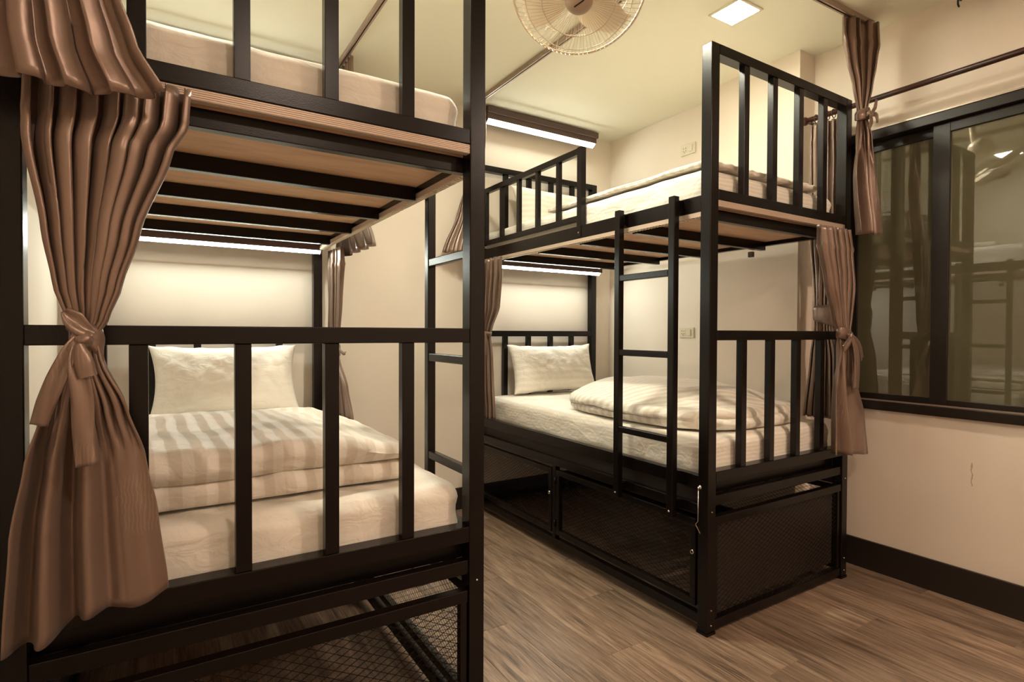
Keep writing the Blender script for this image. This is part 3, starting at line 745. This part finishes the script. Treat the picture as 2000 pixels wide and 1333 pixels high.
# 1 left lower, nearest: from the track under the left foot rail
def hem1(u): return -.035*(1-u)**2+.03*u*u-.012*math.sin(3*pi*u)
def loop1(b):
    mb = MB(); n, k = 20, 16     # rolled bow loop hanging from the knot
    def P(i, j):
        a = 2*pi*i/n; v = j/(k-1); r = .006+.009*math.sin(min(1, v*1.15)*pi*.62)
        c = Vector((-.128+.013*v, 1.288, 1.175-.060*v))
        return c+Vector((math.cos(a)*r, math.sin(a)*r*.75, .3*r*math.cos(a)))
    mb.grid(P, n, k, True)
    mb.tube([(-.115+.006*math.cos(a)*(1-a/16), 1.288+.006*math.sin(a)*(1-a/16), 1.113) for a in [k_*.5 for k_ in range(24)]], .0018, 6)
    mb.build('tie_loop', 'curtain', b, smooth=True)
curtain('largest taupe satin curtain tied at left end of the left lower footboard',
    [(1.700, (-.212, 1.362), (.055, 1.362), .021), (1.62, (-.214, 1.360), (.050, 1.360), .024), (1.56, (-.214, 1.356), (.022, 1.352), .026), (1.39, (-.186, 1.350), (-.036, 1.345), .021),
     (1.285, (-.170, 1.345), (-.066, 1.340), .015), (1.225, (-.153, 1.343), (-.086, 1.338), .010), (1.190, (-.145, 1.342), (-.104, 1.336), .008), (1.145, (-.160, 1.342), (-.095, 1.336), .010),
     (1.05, (-.188, 1.345), (-.056, 1.335), .014), (.95, (-.212, 1.348), (-.028, 1.335), .018), (.83, (-.232, 1.350), (-.008, 1.332), .022), (.645, (-.243, 1.350), (.010, 1.330), .023)],
    8, 2.0, hem=hem1, low=(1.15, 3.6, .62, .85), tie=((-.125, 1.339, 0), (1, 0, 0), (0, 1, 0), .027, .020, 1.200, .050, -.9, 0, 1.0),
    knotc=((-.124, 1.306, 1.185), (.017, .014, .015)),
    tails=[([(-.128, 1.300, 1.188), (-.142, 1.292, 1.160), (-.160, 1.290, 1.115), (-.176, 1.290, 1.070), (-.187, 1.292, 1.030)], [.016, .026, .030, .029, .026], (0, -1, 0)),
           ([(-.128, 1.302, 1.180), (-.131, 1.290, 1.140), (-.124, 1.286, 1.080), (-.122, 1.286, 1.010), (-.117, 1.286, .950)], [.018, .028, .034, .034, .035], (0, -1, 0)),
           ([(-.150, 1.306, 1.238), (-.138, 1.304, 1.222), (-.122, 1.300, 1.200), (-.108, 1.304, 1.190)], [.012, .034, .030, .016], (0, -1, .1))],
    extra=loop1)
# 2 left upper, nearest: hangs from the ceiling track, only its foot in the photo
curtain('taupe curtain hanging over the top left corner of the photo',
    [(2.690, (-.30, 1.300), (.02, 1.300), .018), (2.30, (-.22, 1.300), (-.08, 1.300), .014), (2.20, (-.20, 1.300), (-.12, 1.300), .010), (2.10, (-.24, 1.295), (-.10, 1.290), .014),
     (1.83, (-.30, 1.285), (-.066, 1.270), .018), (1.73, (-.315, 1.28), (-.036, 1.268), .019), (1.648, (-.32, 1.28), (.008, 1.262), .020)],
    5, 5.0, hem=lambda u: -.020*(1-u)+.008*math.sin(7*u), tie=((-.16, 1.30, 0), (1, 0, 0), (0, 1, 0), .045, .022, 2.20, .05, 0, 0, 2.0))
# 3 right upper by the window
curtain('taupe curtain knotted beside the window, hanging from ceiling at right bunk',
    [(2.700, (2.720, 1.425), (2.935, 1.366), .016), (2.60, (2.720, 1.425), (2.938, 1.364), .018), (2.50, (2.750, 1.420), (2.915, 1.364), .016), (2.38, (2.795, 1.410), (2.885, 1.364), .013),
     (2.27, (2.825, 1.402), (2.862, 1.374), .009), (2.235, (2.828, 1.400), (2.860, 1.374), .009), (2.14, (2.815, 1.400), (2.885, 1.364), .013), (1.95, (2.785, 1.400), (2.915, 1.352), .017), (1.672, (2.772, 1.372), (2.940, 1.330), .018)],
    4, 8.0, header=.10, low=(2.20, 2.4, .7, 1.0), tie=((2.845, 1.388, 0), (1, -.3, 0), (.3, 1, 0), .034, .024, 2.245, .045, .2, 0, 3.0),
    knotc=((2.847, 1.357, 2.240), (.018, .014, .016)),
    tails=[([(2.845, 1.350, 2.238), (2.832, 1.344, 2.205), (2.817, 1.344, 2.165)], [.018, .034, .022], (0, -1, 0)),
           ([(2.852, 1.352, 2.245), (2.872, 1.347, 2.275), (2.885, 1.344, 2.315)], [.014, .024, .010], (0, -1, 0)),
           ([(2.852, 1.352, 2.240), (2.879, 1.344, 2.238), (2.889, 1.342, 2.205)], [.016, .026, .014], (0, -1, 0))])
# 4 right lower at the foot post
curtain('taupe curtain tied over the right lower footboard, nearest the window',
    [(1.690, (2.500, 1.400), (2.758, 1.400), .014), (1.60, (2.500, 1.398), (2.775, 1.398), .017), (1.44, (2.545, 1.393), (2.772, 1.390), .017), (1.275, (2.615, 1.390), (2.752, 1.385), .013),
     (1.193, (2.655, 1.388), (2.735, 1.380), .009), (1.110, (2.640, 1.385), (2.765, 1.375), .012), (.965, (2.605, 1.385), (2.806, 1.372), .016), (.800, (2.590, 1.385), (2.868, 1.368), .020), (.628, (2.590, 1.385), (2.915, 1.365), .022)],
    6, 11.0, low=(1.15, 2.6, .5, 1.0), tie=((2.695, 1.384, 0), (1, 0, 0), (0, 1, 0), .044, .024, 1.195, .045, -.25, 0, 4.0), hem=lambda u: .02-.035*u,
    knotc=((2.690, 1.352, 1.190), (.020, .014, .016)),
    tails=[([(2.69, 1.345, 1.190), (2.655, 1.342, 1.165), (2.615, 1.342, 1.130)], [.020, .036, .040], (0, -1, 0)),
           ([(2.695, 1.346, 1.185), (2.715, 1.340, 1.120), (2.725, 1.338, 1.030), (2.728, 1.338, .945)], [.020, .046, .050, .050], (0, -1, 0)),
           ([(2.70, 1.346, 1.190), (2.745, 1.342, 1.150), (2.785, 1.345, 1.080)], [.016, .030, .040], (0, -1, .3))])
# 5 window curtain on the rod, drawn to the end behind the bunk
curtain('taupe window curtain gathered at rod end behind the right bunk post',
    [(2.300, (2.925, 1.680), (2.925, 1.510), .015), (2.17, (2.925, 1.680), (2.925, 1.510), .016), (1.75, (2.925, 1.672), (2.925, 1.505), .016), (1.34, (2.925, 1.650), (2.925, 1.550), .012),
     (1.24, (2.925, 1.648), (2.925, 1.552), .011), (1.07, (2.925, 1.668), (2.925, 1.520), .015), (.76, (2.925, 1.700), (2.925, 1.500), .017)],
    6, 14.0, tie=((2.925, 1.600, 0), (0, 1, 0), (1, 0, 0), .056, .022, 1.300, .10, .15, 0, 5.0), rings=[(2.925, 1.535+.03*k, 2.335) for k in range(5)], group='taupe curtain on the window rod')
# 6 left bed, head end, lower
curtain('slim taupe curtain tied at right head corner of the left lower bunk',
    [(1.665, (.832, 3.300), (.832, 3.060), .014), (1.56, (.832, 3.300), (.836, 3.060), .017), (1.35, (.832, 3.310), (.842, 3.12), .014), (1.22, (.832, 3.315), (.845, 3.150), .011), (1.10, (.832, 3.315), (.840, 3.170), .010),
     (1.05, (.832, 3.312), (.840, 3.155), .012), (.90, (.832, 3.310), (.845, 2.99), .016), (.735, (.832, 3.310), (.850, 2.88), .018)],
    5, 17.0, tie=((.838, 3.24, 0), (0, 1, 0), (1, 0, 0), .075, .022, 1.100, .05, .1, 0, 6.0),
    tails=[([(.840, 3.16, 1.10), (.846, 3.10, 1.08), (.850, 3.06, 1.085)], [.02, .02, .012], (1, 0, 0))])
# 7 left bed, head end, upper
curtain('taupe curtain hanging from ceiling at right head corner of left upper bunk',
    [(2.690, (.878, 3.30), (.878, 3.02), .014), (2.50, (.878, 3.30), (.878, 3.02), .016), (2.20, (.878, 3.28), (.878, 3.12), .010), (2.0, (.878, 3.29), (.880, 3.02), .014), (1.625, (.880, 3.30), (.884, 2.66), .018)],
    5, 20.0, tie=((.878, 3.20, 0), (0, 1, 0), (1, 0, 0), .085, .022, 2.200, .05, .1, 0, 7.0))
# 8 right bed, head end, lower
curtain('slim taupe curtain tied at left head corner of the right lower bunk',
    [(1.672, (1.785, 3.320), (1.785, 2.965), .015), (1.56, (1.785, 3.320), (1.785, 2.960), .018), (1.36, (1.785, 3.320), (1.788, 3.000), .015), (1.22, (1.785, 3.320), (1.79, 3.090), .011), (1.19, (1.785, 3.320), (1.79, 3.115), .010),
     (1.03, (1.785, 3.320), (1.79, 3.085), .013), (.90, (1.785, 3.320), (1.79, 3.070), .015), (.645, (1.785, 3.320), (1.79, 3.055), .016)],
    6, 23.0, tie=((1.787, 3.21, 0), (0, 1, 0), (1, 0, 0), .105, .022, 1.195, .035, .05, 0, 8.0),
    tails=[([(1.762, 3.13, 1.19), (1.758, 3.12, 1.13), (1.757, 3.12, 1.05)], [.02, .035, .035], (-1, 0, 0))])
# 9 right bed, head end, upper
curtain('taupe curtain hanging from ceiling at left head corner of right upper bunk',
    [(2.690, (1.745, 3.32), (1.760, 3.13), .014), (2.50, (1.745, 3.32), (1.760, 3.13), .016), (2.20, (1.725, 3.31), (1.752, 3.15), .010), (2.0, (1.66, 3.30), (1.752, 3.14), .014), (1.71, (1.53, 3.28), (1.752, 3.13), .018)],
    5, 26.0, tie=((1.74, 3.23, 0), (0, 1, 0), (1, 0, 0), .085, .022, 2.200, .05, .1, 0, 9.0))

# ------------------------------------------------------------------ fan
fc = Vector((1.222, 1.522, 2.385)); hz = Vector((-.62, -.785, 0)).normalized(); e_ = math.radians(54)
ax = (hz*math.cos(e_)-Vector((0, 0, 1))*math.sin(e_)).normalized()      # the way the fan faces
fan = thing('ceiling_fan', 'cream caged orbit fan hanging from the ceiling between the bunks', 'fan', (fc.x, fc.y, ZC))
a1 = ax.cross(Vector((0, 0, 1))).normalized(); a2 = ax.cross(a1)
def fp(r, a, h): return fc+a1*r*math.cos(a)+a2*r*math.sin(a)+ax*h
R = .228
g = MB(); g.tube([fp(R, 2*pi*k/72, 0) for k in range(72)], .0045, 8, closed=True)
g.tube([fp(R*.80, 2*pi*k/60, .058) for k in range(60)], .0014, 6, closed=True); g.tube([fp(R*.55, 2*pi*k/48, .078) for k in range(48)], .0014, 6, closed=True)
g.tube([fp(R*.82, 2*pi*k/60, -.055) for k in range(60)], .0014, 6, closed=True)
for k in range(84):
    a = 2*pi*k/84
    g.tube([fp(R, a, 0), fp(R*.95, a+.01, .034), fp(R*.80, a+.03, .058), fp(R*.55, a+.06, .078), fp(.045, a+.10, .090)], .0009, 4, cap=False)
    if k % 2 == 0: g.tube([fp(R, a, 0), fp(R*.95, a, -.035), fp(R*.80, a, -.057), fp(R*.5, a, -.072), fp(.06, a, -.08)], .0009, 4, cap=False)
g.build('cage', 'fanwhite', fan, smooth=True)
MB().lathe([(0, .112), (.020, .111), (.040, .103), (.047, .092), (.047, .080), (0, .080)], fc, ax, 28).build('cap', 'fancap', fan, smooth=True)
lg = MB(); lg.bar(fc+ax*.1125+a1*.016+a2*.010, fc+ax*.1125-a1*.016-a2*.010, .004, .002, ax); lg.build('logo_mark', 'black', fan)
for k in range(3):
    mb = MB(); nA, nB = 12, 14
    def P(i, j):
        v = j/(nB-1); u = i/(nA-1)-.5; r = .035+.165*v; wdt = 1.55*(.55+.45*math.sin(pi*min(1, v*1.0+.12)))
        a = 2*pi*k/3+u*wdt*(1-.35*v)+.35*v
        return fp(r, a, .012+.035*u*1.2+.004*math.sin(v*3))
    mb.grid(P, nA, nB); mb.build('blade', 'blade', fan, smooth=True, solid=.002)
MB().lathe([(0, .035), (.034, .034), (.036, -.02), (0, -.02)], fc, ax, 24).build('hub', 'fanwhite', fan, smooth=True)
mtr = MB().lathe([(0, -.21), (.04, -.205), (.062, -.18), (.068, -.12), (.066, -.09), (0, -.082)], fc, ax, 28).build('motor', 'fanwhite', fan, smooth=True)
mc = fc-ax*.15
MB().tube([mc, mc+Vector((.02, .03, .05)), Vector((mc.x+.03, mc.y+.04, ZC-.045))], .016, 12).build('arm', 'fanwhite', fan, smooth=True)
MB().lathe([(0, -.05), (.035, -.048), (.055, -.030), (.065, -.006), (.065, 0)], (mc.x+.03, mc.y+.04, ZC), (0, 0, 1), 28).build('ceiling_plate', 'fanwhite', fan, smooth=True)
